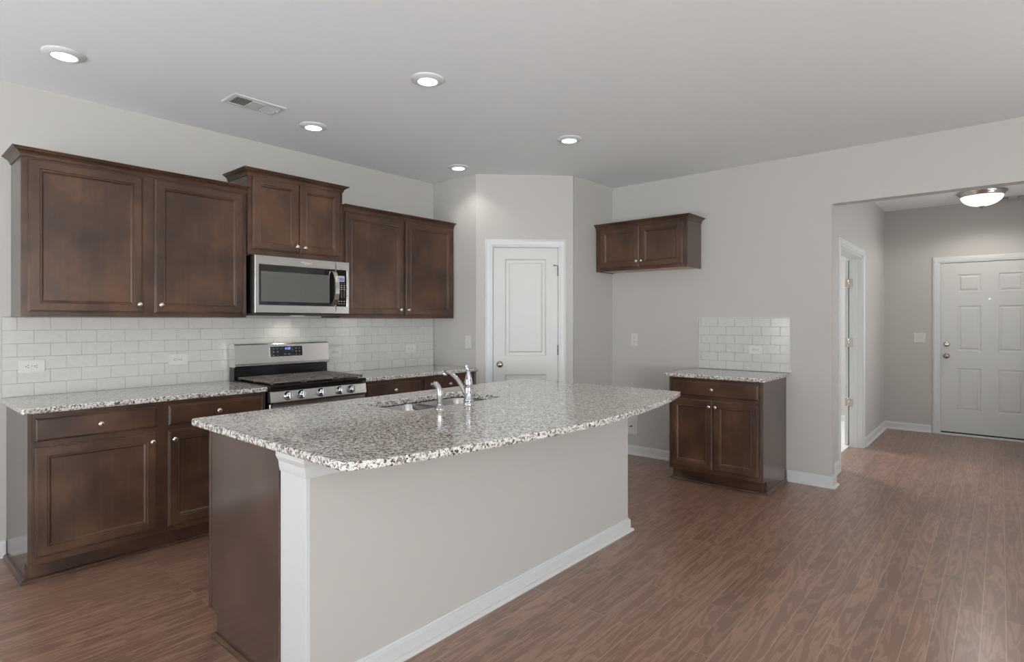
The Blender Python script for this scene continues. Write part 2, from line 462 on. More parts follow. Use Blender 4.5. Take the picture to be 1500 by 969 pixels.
for z in (1.831, 1.08, .25):
    h = hinge_mb(.777, -.006, z)
    if z > 1.5:                                   # hinge-pin door stop
        h.tube([(.777, -.008, z+.05), (.765, -.02, z+.052), (.735, -.045, z+.05)], [.004, .004, .004]); h.lathe([(0, 0), (.008, .001), (.008, .008), (0, .009)], 12, T(.737, -.044, z+.05) @ RX)
    h.build('hinge', M['darknickel'], pd)

# bathroom doorway: casing, jamb and the white door swung fully open inside
bd = thing('door_2', None, None, (0, YF, 0), 0, kind='structure')
casing_mb(FD0-.004, FD1+.004, FDH-.004+.006, 0).build('casing', M['trim'], bd)
jb = MB(); jb.box(FD0, FD0+.018, -.001, .121, 0, FDH); jb.box(FD1-.018, FD1, -.001, .121, 0, FDH); jb.box(FD0, FD1, -.001, .121, FDH-.018, FDH)
jb.box(FD1-.030, FD1-.018, .045, .080, 0, FDH-.018, .002); jb.box(FD0+.018, FD0+.030, .045, .080, 0, FDH-.018, .002)
jb.build('jamb', M['trim'], bd)
dl = MB(); dl.box(FD1-.012, FD1+.80, .130, .165, .02, 2.02, .002)
dl = dl.build('door_panel', M['doorp'], bd)
for z in (1.766, 1.121, .478):
    h = MB(); h.box(FD1-.0205, FD1-.0175, .086, .118, z-.045, z+.045, .001); h.box(FD1-.0145, FD1-.0118, .131, .163, z-.045, z+.045, .001)
    h.lathe([(0, 0), (.006, .001), (.006, .089), (0, .09)], 12, T(FD1-.019, .125, z-.045))
    h.build('hinge', M['nickel'], bd)

# front door, six panels
ed = thing('door_3', None, None, (XE, 0, 0), -PI/2, kind='structure')   # local x = -world y
sl = MB(); c0, c1 = 3.81, 4.725
pn = []
for xa, xb in ((3.972, 4.187), (4.340, 4.555)):
    for za, zb in ((1.700, 1.905), (1.005, 1.535), (.300, .800)): pn.append((xa, xb, za, zb))
panel_slab(sl, c0, c1, .035, 2.046, .05, .044, pn, [(0, 0), (.004, .006), (.012, .008), (.020, .008), (.034, .002), (.04, .002)])
es = sl.build('door_panel', M['doorp'], ed)
jb = MB(); jb.box(3.80, 3.808, .0, .14, 0, EDH); jb.box(4.727, 4.735, .0, .14, 0, EDH); jb.box(3.80, 4.735, 0, .14, 2.048, EDH); jb.build('jamb', M['trim'], ed)
casing_mb(3.803, 4.732, EDH-.003, 0).build('casing', M['trim'], ed)
MB().lathe(KNOB_DOOR, 24, RX).build('knob', M['darknickel'], es, loc=(3.866, .006, .938))
db = MB().lathe([(0, .020), (.018, .020), (.024, .014), (.031, .010), (.033, 0)], 24, RX); db.box(-.016, .016, -.032, -.018, -.004, .004, .002, mat=Matrix.Rotation(.6, 4, 'Y'))
db.build('deadbolt', M['nickel'], es, loc=(3.866, .006, 1.077))
MB().lathe([(0, .004), (.006, .004), (.008, 0)], 14, RX).build('peephole', glow('daylight_in_peephole', (1, 1, 1, 1), 1.5), es, loc=(4.262, .006, 1.610))
th = MB(); th.box(3.80, 4.735, -.055, .14, 0, .018, .004); th.build('threshold', M['trim'], ed)
sw_ = MB(); sw_.box(3.81, 4.725, .002, .05, .019, .036, .002); sw_.build('door_sweep', M['slot'], ed)

# ------------------------------------------------------------------ cabinets
KP = [(0, .026), (.006, .0258), (.012, .0235), (.0155, .019), (.0155, .0165), (.013, .0135), (.008, .0105), (.0058, .007), (.0062, .002), (.008, 0)]
KNOB = None
def knob(parent, x, y, z):
    global KNOB
    if KNOB is None:
        KNOB = MB().lathe(KP, 20, RX).build('knob', M['nickel'], parent, loc=(x, y, z)); KNOB['label'] = 'satin nickel mushroom knob'
        return KNOB
    return linked(KNOB, parent, (x, y, z))
DOOR_STEPS = [(0, 0), (0, .012), (.004, .0155), (.007, .0155), (.010, .019), (.048, .019), (.051, .0150), (.054, .0150), (.057, .0165), (.066, .0075), (.068, .0075)]
def cab_door(root, x0, x1, z0, z1, yb, kx=None, kz=None, name='door'):
    dz = root.location.z
    o = MB().rings(rect_rings(x0, x1, z0, z1, DOOR_STEPS, yb), True, True).build(name, M['wood'], root, dz)
    if kx is not None: knob(o, kx, yb-.019, kz-dz)
    return o
DRAWER_STEPS = [(0, 0), (0, .011), (.004, .013), (.008, .0175), (.012, .019), (.014, .019)]
def cab_drawer(root, x0, x1, z0, z1, yb):
    dz = root.location.z
    o = MB().rings(rect_rings(x0, x1, z0, z1, DRAWER_STEPS, yb), True, True).build('drawer', M['wood'], root, dz)
    knob(o, (x0+x1)/2, yb-.019, (z0+z1)/2-dz)
    return o
def upper_body(root, w, d, z0, z1, xf0=.0):
    """carcass: sides, back, top, bottom and a face frame."""
    dz = root.location.z; b_ = MB()
    b_.box(0, .018, -d+.019, -.002, z0, z1); b_.build('side_panel', M['side'], root, dz)
    b_ = MB(); b_.box(w-.018, w, -d+.019, -.002, z0, z1); b_.build('side_panel', M['side'], root, dz); b_ = MB()
    b_.box(.018, w-.018, -.014, -.002, z0+.01, z1); b_.box(.018, w-.018, -d+.019, -.002, z1-.018, z1)
    b_.box(0, w, -d, -d+.019, z0, z1, .001)
    b_.build('body', M['wood'], root, dz)
    b_ = MB(); b_.box(.018, w-.018, -d+.019, -.014, z0+.006, z0+.022); o = b_.build('underside', M['maple'], root, dz); o['label'] = 'pale unstained underside panel'
def crown_prof(z0, z1, p):
    h = z1-z0
    q = [(0, 0), (.10, 0), (.14, .10), (.16, .2), (.22, .36), (.36, .54), (.56, .66), (.74, .72), (.76, .80), (.92, .84), (1.0, .90), (1.0, 1.0), (-.3, 1.0), (-.3, 0)]
    return [(a*p, z0+b_*h) for a, b_ in q]
def crown(root, path, z0, z1, p):
    return MB().sweep(path, crown_prof(z0, z1, p)).build('crown_moulding', M['wood'], root, root.location.z)

UZ = 1.383
# long wall cabinet left of the microwave
x0 = -3.238; w = 1.222
u = thing('wall_cabinet', 'long two-door brown wall cabinet left of the microwave', 'wall cabinet', (x0, 0, UZ), 0, 'brown wall cabinets')
upper_body(u, w, .305, UZ, 2.30)
cab_door(u, -3.209-x0, -2.660-x0, 1.409, 2.251, -.306, -2.681-x0, 1.459)
cab_door(u, -2.596-x0, -2.043-x0, 1.409, 2.251, -.306, -2.563-x0, 1.459)
crown(u, [(0, -.004), (0, -.305), (w+.012, -.305)], 2.262, 2.308, .042)
# raised cabinet above the microwave
x0 = -2.014; w = .757
u = thing('wall_cabinet', 'small raised two-door brown wall cabinet above the microwave', 'wall cabinet', (x0, 0, 1.832), 0, 'brown wall cabinets')
upper_body(u, w, .330, 1.832, 2.43)
cab_door(u, -1.988-x0, -1.638-x0, 1.868, 2.386, -.331, -1.658-x0, 1.912)
cab_door(u, -1.630-x0, -1.284-x0, 1.868, 2.386, -.331, -1.597-x0, 1.910)
crown(u, [(0, -.004), (0, -.330), (w, -.330), (w, -.004)], 2.390, 2.440, .042)
# cabinet right of the microwave
x0 = -1.250; w = 1.246
u = thing('wall_cabinet', 'two-door brown wall cabinet between the microwave and the pantry corner', 'wall cabinet', (x0, 0, UZ), 0, 'brown wall cabinets')
upper_body(u, w, .305, UZ, 2.30)
cab_door(u, -1.219-x0, -.634-x0, 1.407, 2.248, -.306, -.696-x0+.03, 1.455)
cab_door(u, -.604-x0, -.036-x0, 1.407, 2.248, -.306, -.578-x0, 1.455)
crown(u, [(0.012, -.305), (w, -.305)], 2.262, 2.306, .042)
# cabinet over the refrigerator space
y0 = -1.279; w = .951; FZ = 1.846
u = thing('wall_cabinet', 'short two-door brown wall cabinet alone above the empty refrigerator space', 'wall cabinet', (XB, y0, FZ), -PI/2, 'brown wall cabinets')
upper_body(u, w, .318, FZ, 2.31)
cab_door(u, .055, .483, 1.872, 2.262, -.319, .460, 1.925)
cab_door(u, .489, .917, 1.872, 2.262, -.319, .513, 1.925)
crown(u, [(0, -.318), (w, -.318), (w, -.004)], 2.266, 2.314, .042)

SHOE = [(0, 0), (.018, 0), (.0175, .007), (.014, .013), (.008, .0175), (0, .019)]
def base_body(root, w, d, left_panel, right_panel):
    b_ = MB()
    for x, flag in ((0, left_panel), (w-.018, right_panel)):
        poly = [(-.002, 0), (-d+.075, 0), (-d+.075, .105), (-d, .105), (-d, .883), (-.002, .883)]
        b_ = MB().rings([[(x, y, z) for y, z in poly], [(x+.018, y, z) for y, z in poly]], True, True); b_.build('side_panel', M['side'], root)
    b_ = MB()
    b_.box(.018, w-.018, -d, -d+.019, .105, .883, .001)
    b_.box(.018, w-.018, -d+.019, -.002, .105, .123); b_.box(.018, w-.018, -.014, -.002, .105, .883)
    b_.build('body', M['wood'], root)
    b_ = MB(); b_.box(.018, w-.018, -d+.075, -d+.09, 0, .105); b_.build('toe_kick', M['wood'], root)
    pth = [(0, -d+.075), (w, -d+.075)]
    if left_panel: pth = [(0, -.02)]+pth
    if right_panel: pth = pth+[(w, -.02)]
    MB().sweep(pth, SHOE).build('shoe_moulding', M['wood'], root)

# base cabinet left of the range
x0 = -3.258; w = 1.232
c = thing('base_cabinet', 'brown base cabinet with two drawers left of the range', 'base cabinet', (x0, 0, 0), 0, 'brown base cabinets')
base_body(c, w, .610, True, False)
cab_drawer(c, -3.229-x0, -2.676-x0, .737, .857, -.611)
cab_drawer(c, -2.618-x0, -2.050-x0, .737, .857, -.611)
cab_door(c, -3.230-x0, -2.678-x0, .142, .708, -.611, -2.703-x0, .657)
cab_door(c, -2.618-x0, -2.050-x0, .142, .708, -.611, -2.588-x0, .655)
# base cabinet right of the range
x0 = -1.244; w = 1.206
c = thing('base_cabinet', 'brown base cabinet with two drawers between the range and the pantry', 'base cabinet', (x0, 0, 0), 0, 'brown base cabinets')
base_body(c, w, .610, False, False)
cab_drawer(c, -1.228-x0, -.690-x0, .737, .857, -.611)
cab_drawer(c, -.642-x0, -.072-x0, .737, .857, -.611)
cab_door(c, -1.228-x0, -.690-x0, .142, .708, -.611, -.72-x0, .655)
cab_door(c, -.642-x0, -.072-x0, .142, .708, -.611, -.61-x0, .655)
# base cabinet on the back wall
y0 = -2.205; w = .770
c = thing('base_cabinet', 'brown single-drawer base cabinet beside the refrigerator space', 'base cabinet', (XB, y0, 0), -PI/2, 'brown base cabinets')
base_body(c, w, .620, True, True)
cab_drawer(c, .022, .736, .737, .857, -.621)
cab_door(c, .020, .378, .142, .708, -.621, .356, .658)
cab_door(c, .383, .738, .142, .708, -.621, .408, .658)

# ------------------------------------------------------------------ countertops
def arc(cx, cy, r, a0, a1, n=6):
    return [(cx+r*math.cos(math.radians(a0+(a1-a0)*k/n)), cy+r*math.sin(math.radians(a0+(a1-a0)*k/n))) for k in range(n+1)]
def offset_loop(P, d):
    n = len(P); out = []
    for i in range(n):
        a, bb, cc = Vector(P[i-1]), Vector(P[i]), Vector(P[(i+1) % n])
        d0 = (bb-a).normalized(); d1 = (cc-bb).normalized()
        n0 = Vector((-d0.y, d0.x)); n1 = Vector((-d1.y, d1.x)); mv = n0+n1; mv /= max(.2, mv.dot(n0))
        q = bb+mv*d; out.append((q.x, q.y))
    return out                                        # CCW loop: positive d = inward
def slab(name, outline, hole, z0, z1, r=.007):
    t = bmesh.new()
    def loop(P, z): return [t.verts.new((x, y, z)) for x, y in P]
    prof = [(r, z0), (.3*r, z0+.3*r), (0, z0+r), (0, z1-r), (.08*r, z1-.6*r), (.3*r, z1-.3*r), (.6*r, z1-.08*r), (r, z1)]
    R = [loop(offset_loop(outline, o), z) for o, z in prof]
    n = len(outline)
    for a, bb in zip(R, R[1:]):
        for i in range(n): t.faces.new((a[i], a[(i+1) % n], bb[(i+1) % n], bb[i]))
    H = []
    if hole:
        H = [loop(offset_loop(hole, o), z) for o, z in ((0, z0), (0, z1-.004), (-.001, z1-.0015), (-.004, z1))]
        k = len(hole)
        for a, bb in zip(H, H[1:]):
            for i in range(k): t.faces.new((a[i], a[(i+1) % k], bb[(i+1) % k], bb[i]))
    t.edges.ensure_lookup_table()
    def fill(loops):
        es = []
        for lp in loops:
            for i in range(len(lp)):
                e = t.edges.get((lp[i], lp[(i+1) % len(lp)])) or t.edges.new((lp[i], lp[(i+1) % len(lp)]))
                es.append(e)
        bmesh.ops.triangle_fill(t, edges=es, use_beauty=True)
    fill([R[-1]]+([H[-1]] if H else [])); fill([R[0]]+([H[0]] if H else []))
    bmesh.ops.recalc_face_normals(t, faces=list(t.faces))
    me = bpy.data.meshes.new(name); t.to_mesh(me); t.free(); me.materials.append(M['granite'])
    o = bpy.data.objects.new(name, me); C.objects.link(o); return o

CT0, CT1 = .8845, .9145
def rect(x0, x1, y0, y1, r=.012, which=(1, 1, 1, 1)):
    P = []
    for (cx, cy, a), f in zip(((x0, y0, 180), (x1, y0, 270), (x1, y1, 0), (x0, y1, 90)), which):
        rr = r if f else .0005
        sx = 1 if cx == x0 else -1; sy = 1 if cy == y0 else -1
        P += arc(cx+sx*rr, cy+sy*rr, rr, a, a+90, 4)
    return P
tag(slab('countertop', rect(-3.285, -2.021, -.642, -.011), None, CT0, CT1), 'speckled granite counter slab left of the range', 'countertop', 'granite countertops')
tag(slab('countertop', rect(-1.251, -.006, -.642, -.011), None, CT0, CT1), 'speckled granite counter slab right of the range under the corner cabinet', 'countertop', 'granite countertops')
tag(slab('countertop', rect(XB-.648, XB-.012, -2.995, -2.172), None, CT0, CT1), 'small square granite counter slab on the cabinet against the back wall', 'countertop', 'granite countertops')
# island slab: straight back and ends, bowed front
IX0, IX1, IYB, IYE = -2.838, -.440, -1.565, -2.815
front = []
nb = 26
bow = [(-2.838, -2.800), (-2.724, -2.850), (-2.58, -2.884), (-2.416, -2.912), (-2.282, -2.934), (-1.95, -2.978), (-1.65, -3.000), (-1.45, -2.996), (-1.22, -2.978), (-1.0, -2.950), (-.72, -2.905), (-.440, -2.838)]
def cat(P, n=4):
    out = []
    for i in range(len(P)-1):
        p0 = Vector(P[max(i-1, 0)]); p1 = Vector(P[i]); p2 = Vector(P[i+1]); p3 = Vector(P[min(i+2, len(P)-1)])
        for k in range(n):
            s = k/n
            q = .5*((2*p1)+(p2-p0)*s+(2*p0-5*p1+4*p2-p3)*s*s+(3*p1-p0-3*p2+p3)*s**3); out.append((q.x, q.y))
    out.append(P[-1]); return out
cv = cat(bow, 4)
def round_corner(a, p, bb, r, n=5):
    a, p, bb = Vector(a), Vector(p), Vector(bb); d0 = (a-p).normalized(); d1 = (bb-p).normalized()
    q0 = p+d0*r; q1 = p+d1*r
    return [tuple((1-t)**2*q0+2*t*(1-t)*p+t*t*q1) for t in [k/n for k in range(n+1)]]
outline = round_corner((IX0, -2.5), cv[0], cv[2], .03)+cv[2:-2]+round_corner(cv[-3], cv[-1], (IX1, -2.5), .02)
outline += round_corner((IX1, -2), (IX1, IYB), (-1, IYB), .03)+round_corner((-1, IYB), (IX0, IYB), (IX0, -2), .035)
SX0, SX1, SY0, SY1 = -2.066, -1.345, -2.160, -1.775
def rrect(x0, x1, y0, y1, r, n=8):
    return arc(x0+r, y0+r, r, 180, 270, n)+arc(x1-r, y0+r, r, 270, 360, n)+arc(x1-r, y1-r, r, 0, 90, n)+arc(x0+r, y1-r, r, 90, 180, n)
tag(slab('countertop', outline, rrect(SX0, SX1, SY0, SY1, .075), CT0, CT1), 'large granite island top with a bowed front edge and a sink cutout', 'countertop', 'granite countertops')

# ------------------------------------------------------------------ island
isl = thing('kitchen_island', 'kitchen island with grey half wall, white corner post and dark end panel', 'kitchen island', (-1.68, -2.1, 0))
off = Vector((-1.68, -2.1, 0))
def ipart(mb, name, mat):
    for v in mb.bm.verts: v.co -= off
    return mb.build(name, mat, isl)
HWX0, HWX1, HWY0, HWY1 = -2.806, -.553, -2.525, -2.345
b_ = MB(); b_.box(HWX0+.016, HWX1, HWY0, HWY1, 0, CT0-.0008); ipart(b_, 'half_wall', M['wall'])
b_ = MB(); b_.box(HWX0, HWX0+.016, HWY0-.002, HWY1-.002, 0, CT0-.001, .001); o = ipart(b_, 'end_post', M['trim']); o['label'] = 'white painted post closing the half wall end'
CAP = [(0, .808), (.004, .808), (.006, .816), (.008, .828), (.010, .846), (.016, .858), (.020, .866), (.020, .8835), (0, .8835)]
b_ = MB(); b_.sweep([(HWX0+.001, HWY1-.002), (HWX0+.001, HWY0-.001), (HWX1, HWY0-.001), (HWX1, HWY1)], CAP); ipart(b_, 'cap_moulding', M['trim'])
b_ = MB(); b_.sweep([(HWX0, HWY1-.004), (HWX0, HWY0), (HWX1, HWY0), (HWX1, HWY1)], [(o_, z*.88) for o_, z in BASE]); ipart(b_, 'baseboard', M['trim'])
CY0, CY1 = -2.344, -1.722
poly = [(CY0, 0), (CY1-.080, 0), (CY1-.080, .100), (CY1, .100), (CY1, CT0-.001), (CY0, CT0-.001)]
b_ = MB(); b_.rings([[(-2.812, y, z) for y, z in poly], [(-2.794, y, z) for y, z in poly]], True, True)
b_.box(-2.812-.003, -2.794, CY1-.0195, CY1, .1, CT0-.001, .001)
o = ipart(b_, 'end_panel', M['side']); o['label'] = 'dark stained end panel with toe notch'
b_ = MB(); b_.box(-2.794, -2.10, CY0, CY1-.001, .105, CT0-.001); b_.box(-1.32, HWX1, CY0, CY1-.001, .105, CT0-.001)
b_.box(-2.10, -1.32, CY1-.02, CY1-.001, .105, CT0-.001); b_.box(-2.10, -1.32, CY0, CY0+.02, .105, CT0-.001); b_.box(-2.10, -1.32, CY0+.02, CY1-.02, .105, .125)
b_.box(-2.794, HWX1, CY0, CY1-.080, 0, .105); ipart(b_, 'body', M['wood'])
b_ = MB(); b_.sweep([(HWX1, CY1-.080), (-2.812, CY1-.080), (-2.812, CY0)][::-1], [(-o_, z) for o_, z in SHOE]); ipart(b_, 'shoe_moulding', M['wood'])
IR = Matrix.Rotation(PI, 4, 'Z')
for k in range(4):                                  # doors on the kitchen side
    xa = -2.77+k*.555; 
    L_ = rect_rings(-xa-.535, -xa, .142, .842, DOOR_STEPS, 0)
    L_ = [[(-x-off.x, -y+CY1-off.y, z) for x, y, z in lp] for lp in L_]
    o = MB().rings(L_, True, True).build('door', M['wood'], isl)
    knob(o, (xa+(.50 if k % 2 == 0 else .035))-off.x, CY1+.019-off.y, .79).rotation_euler = (0, 0, PI)

# ------------------------------------------------------------------ sink, faucet, sprayer
sk = thing('sink', 'double-bowl stainless sink set under the island top', 'sink', (-1.705, -1.97, .70))
def bowl(xa, xb):
    lo = []
    for ins, z, r in ((-.012, .882, .075), (.0, .882, .065), (.004, .876, .062), (.008, .80, .058), (.012, .735, .055), (.03, .712, .05), (.08, .705, .03)):
        lo.append([(x+1.705, y+1.97, z-.70) for x, y in rrect(xa+ins, xb-ins, SY0-.006+ins, SY1+.006-ins, r)])
    b_ = MB().rings(lo, False, True, True)
    o = b_.build('bowl', M['sinksteel'], sk)
    MB().lathe([(0, .002), (.018, .002), (.02, .004), (.04, .005), (.043, 0)], 20).build('drain', M['chrome'], o, loc=((xa+xb)/2+1.705, .0, .005))
bowl(SX0-.006, -1.728); bowl(-1.706, SX1+.006)
b_ = MB(); b_.box(-1.742+1.705, -1.692+1.705, SY0+1.97, SY1+1.97, .150, .1815, .006, 2); b_.build('divider', M['sinksteel'], sk)

fx, fy = -1.700, -2.216
fc = thing('faucet', 'chrome single-lever kitchen faucet behind the sink', 'faucet', (fx, fy, CT1))
fc.rotation_euler = (0, 0, 0)
MB().lathe([(.0295, 0), (.0295, .004), (.0275, .008), (.024, .012), (.026, .017), (.0275, .022), (.0255, .028), (.0225, .031), (.0225, .088), (.0215, .104), (.0225, .106), (.0225, .110), (0, .111)], 32).build('body', M['chrome'], fc)
pts = []
for k in range(17):
    t = k/16
    q = (1-t)**3*Vector((0, .015, .048))+3*t*(1-t)**2*Vector((0, .07, .125))+3*t*t*(1-t)*Vector((0, .125, .172))+t**3*Vector((0, .190, .160))
    pts.append(q)
sp = MB(); sp.tube(pts, [.0125-.0025*k/16 for k in range(17)], 18)
sp.lathe([(0, -.022), (.009, -.022), (.0125, -.020), (.0130, -.006), (.011, .004), (.008, .010), (0, .013)], 18, T(0, .190, .160) @ Matrix.Rotation(-.25, 4, 'X'))
sp.build('spout', M['chrome'], fc)
hd = MB(); hd.lathe([(.0225, .1112), (.0222, .120), (.0195, .135), (.0150, .155), (.0105, .172), (.0085, .180), (0, .181)], 28)
hd.tube([(0, .002, .176), (-.002, .004, .186), (-.004, .008, .196), (-.005, .012, .203)], [.0075, .008, .009, .007], 14)
hd.lathe([(0, -.009), (.006, -.007), (.009, 0), (.006, .007), (0, .009)], 16, T(-.005, .012, .203))
hd.build('lever_handle', M['chrome'], fc)

ss = thing('side_sprayer', 'short chrome side sprayer left of the faucet', 'sprayer', (-1.902, -2.214, CT1))
MB().lathe([(.029, 0), (.029, .003), (.022, .009), (.0165, .014), (.0155, .020), (0, .021)], 26).build('base', M['chrome'], ss)
pts = [(0, 0, .016), (0, 0, .035), (0, -.001, .060), (0, 0, .082), (0, .004, .098), (0, .014, .113), (0, .028, .122), (0, .043, .123), (0, .054, .117)]
MB().tube(pts, [.0125, .0125, .0155, .0155, .0145, .0145, .0145, .0145, .013], 18).build('spray_head', M['chrome'], ss)

# ------------------------------------------------------------------ backsplashes
TP, TH = .154, .0762
def tiles(root, width, x_first, rows, row_pitch, zbase, both, left_w=None):
    """running-bond tiles; x_first: joint position of the top row measured along local x."""
    g = MB(); g.box(0, width, -.006, 0, zbase-.006, zbase+rows*row_pitch+.003); g.build('grout', M['grout'], root, root.location.z)
    b_ = MB()
    for r in range(rows):
        k = rows-1-r
        x = x_first+(TP/2 if k % 2 else 0)
        while x > 0: x -= TP
        z0 = zbase+r*row_pitch+.0008
        while x < width:
            a, bb = max(x+.0008, .0012), min(x+TP-.0008, width-.0012)
            if bb-a > .006: b_.box(a, bb, -.0096, -.003, z0, z0+row_pitch-.0016, .0012)
            x += TP
    b_.build('tile_field', M['tile'], root, root.location.z)
bs = thing('tile_backsplash', 'long white subway tile backsplash behind the range', 'backsplash', (-3.278, 0, .914))
tiles(bs, 3.276, -.1312+3.278, 6, .0777, .914, True)
e_ = MB(); e_.box(3.2735, 3.2765, -.0105, -.0005, .916, 1.383); e_.build('edge_strip', M['slot'], bs, .914)
bs2 = thing('tile_backsplash', 'small white subway tile backsplash on the back wall above the single cabinet', 'backsplash', (XB, -2.210, .914), -PI/2)
tiles(bs2, .796, .026+TP, 6, .0777, .918, True)
e_ = MB(); e_.box(-.006, .802, -.010, 0, 1.3843, 1.390); e_.box(-.006, 0, -.010, 0, .916, 1.3843); e_.box(.796, .802, -.010, 0, .916, 1.3843); e_.build('edge_strip', M['plate'], bs2, .914)

# ------------------------------------------------------------------ range
rg = thing('gas_range', 'stainless gas range with black cooktop between the base cabinets', 'range', (-1.640, 0, 0))
RXo = 1.640
def rp(name, mat, parent=rg): return lambda mb: mb.build(name, mat, parent)
RW = .377                                           # half width
b_ = MB(); b_.box(-RW, RW, -.620, -.03, .09, .895); b_.box(-RW+.03, RW-.03, -.58, -.06, 0, .09); b_.build('body', M['black'], rg)
b_ = MB(); b_.box(-RW-.002, RW+.002, -.664, -.03, .893, .921, .006, 2); b_.box(-.35, .35, -.60, -.15, .921, .925, .002); b_.build('cooktop', M['black'], rg)
# backguard
b_ = MB()
pf = [(-.03, 1.016), (-.128, 1.016), (-.140, 1.024), (-.140, 1.030), (-.134, 1.040), (-.124, 1.178), (-.118, 1.184), (-.03, 1.184)]
b_.rings([[(-RW-.004, y, z) for y, z in pf], [(RW+.004, y, z) for y, z in pf]], True, True)
bg = b_.build('backguard', M['steel'], rg)
b_ = MB(); b_.box(-RW, RW, -.112, -.03, .915, 1.018); b_.build('riser', M['black'], rg)
def on_guard(z): return -.134+(z-1.040)/(.138)*.010
b_ = MB(); b_.rings([[(x, on_guard(z)-.0035 if k else on_guard(z)+.004, z) for x, z in ((-.116, 1.083), (.146, 1.083), (.146, 1.160), (-.116, 1.160))] for k in (0, 1)], True, True)
dp = b_.build('display_panel', M['blackglass'], rg)
b_ = MB(); fr = ((-.120, 1.079), (.150, 1.079), (.150, 1.164), (-.120, 1.164))
b_.rings([[(x, on_guard(z)-k, z) for x, z in fr] for k in (-.004, .0022)], True, True); b_.build('display_bezel', M['nickel'], rg)
b_ = MB()
for (u_, v_, ww, hh) in ((.10, .2, .03, .012), (.22, .2, .02, .012), (.34, .2, .018, .012), (.10, .5, .04, .02), (.22, .5, .035, .025), (.10, .85, .045, .01), (.22, .85, .02, .01),
                         (.45, .75, .05, .02), (.57, .75, .05, .02), (.68, .12, .03, .008), (.68, .3, .07, .008), (.68, .45, .025, .008),
                         (.80, .2, .035, .015), (.91, .2, .03, .012), (.80, .5, .03, .022), (.91, .5, .035, .022), (.80, .85, .025, .012), (.91, .85, .035, .015)):
    x = -.116+u_*.262; z = 1.160-v_*.077-.002; b_ = MB(); b_.box(x-ww*.13, x+ww*.13, on_guard(z)-.0042, on_guard(z)-.003, z-hh*.1, z+hh*.1); b_.build('key', M['mark'], dp)
def text_mesh(name, s, size, mat, parent, loc, rot, shear=0.0, ext=.0004):
    cu = bpy.data.curves.new(name, 'FONT'); cu.body = s; cu.size = size; cu.align_x = 'CENTER'; cu.align_y = 'CENTER'; cu.extrude = ext; cu.shear = shear
    tmp = bpy.data.objects.new(name+'_src', cu); C.objects.link(tmp)
    dg = bpy.context.evaluated_depsgraph_get()
    me = bpy.data.meshes.new_from_object(tmp.evaluated_get(dg)); me.name = name
    bpy.data.objects.remove(tmp)
    me.materials.clear(); me.materials.append(mat)
    o = bpy.data.objects.new(name, me); C.objects.link(o); o.parent = parent; o.location = loc; o.rotation_euler = rot
    return o
text_mesh('clock_digits', '4:08', .027, M['blue'], dp, (.022, on_guard(1.142)-.0042, 1.142), (PI/2+.07, 0, 0), .15)
# grates: three cast-iron sections
def grate(xa, xb):
    b_ = MB(); ya, yb_ = -.645, -.135; z0, z1 = .934, .946; s = .016
    b_.box(xa, xb, ya, ya+s, z0, z1, .003); b_.box(xa, xb, yb_-s, yb_, z0, z1, .003); b_.box(xa, xa+s, ya, yb_, z0, z1, .003); b_.box(xb-s, xb, ya, yb_, z0, z1, .003)
    cxm = (xa+xb)/2; ym = (ya+yb_)/2
    b_.box(xa, xb, ym-s/2, ym+s/2, z0, z1, .003)
    for yc in ((ya+ym)/2, (yb_+ym)/2):
        for k in range(8):
            a = k*PI/4+.0; r0, r1 = .03, .30
            dx, dy = math.cos(a), math.sin(a)
            lim = min((cxm-xa)/abs(dx) if abs(dx) > .01 else 9, (ym-ya)/2/abs(dy) if abs(dy) > .01 else 9)
            b_.box(r0, lim, -.009, .009, z0, z1, .003, mat=T(cxm, yc, 0) @ Matrix.Rotation(a, 4, 'Z'))
        b_.box(xa, xb, yc-.055-s/2, yc-.055+s/2, z0, z1, .003); b_.box(xa, xb, yc+.055-s/2, yc+.055+s/2, z0, z1, .003)
    for x in (xa+.01, xb-.01):
        for y in (ya+.012, ym, yb_-.012): b_.box(x-.008, x+.008, y-.008, y+.008, .9255, z0+.002, .002)
    return b_
gx = [-.362, -.122, -.120, .120, .122, .362]
for k in range(3): grate(gx[2*k], gx[2*k+1]).build('grate', M['iron'], rg)
for x in (-.242, .242):
    for y in (-.52, -.27):
        MB().lathe([(0, .014), (.026, .014), (.030, .010), (.030, .005), (.042, .003), (.045, 0)], 24).build('burner', M['black'], rg, loc=(x, y, .9252))
MB().lathe([(0, .014), (.036, .014), (.040, .010), (.040, .005), (.055, .003), (.058, 0)], 24).build('burner', M['black'], rg, loc=(0, -.39, .9252))
# control fascia with five knobs, oven door below
b_ = MB(); pf = [(-.618, .806), (-.666, .806), (-.668, .812), (-.658, .878), (-.652, .885), (-.618, .885)]
b_.rings([[(-RW, y, z) for y, z in pf], [(RW, y, z) for y, z in pf]], True, True); b_.build('control_panel', M['steel'], rg)
KR = None
for x in (-1.893, -1.795, -1.644, -1.491, -1.395):
    if KR is None:
        k_ = MB().lathe([(.030, -.002), (.030, .004), (.026, .007), (.024, .020), (.0225, .023), (0, .023)], 28, RX)
        k_.box(-.0075, .0075, -.038, -.020, -.0235, .0235, .003, 2)
        KR = k_.build('burner_knob', M['chrome'], rg, loc=(x+RXo, -.664, .846)); KR.rotation_euler = (-.15, 0, 0)
    else: linked(KR, rg, (x+RXo, -.664, .846))
b_ = MB(); b_.box(-RW, RW, -.655, -.622, .20, .798, .004); od = b_.build('oven_door', M['steel'], rg)
b_ = MB(); b_.box(-.26, .26, -.6562, -.650, .33, .66, .002); b_.build('oven_window', M['blackglass'], od)
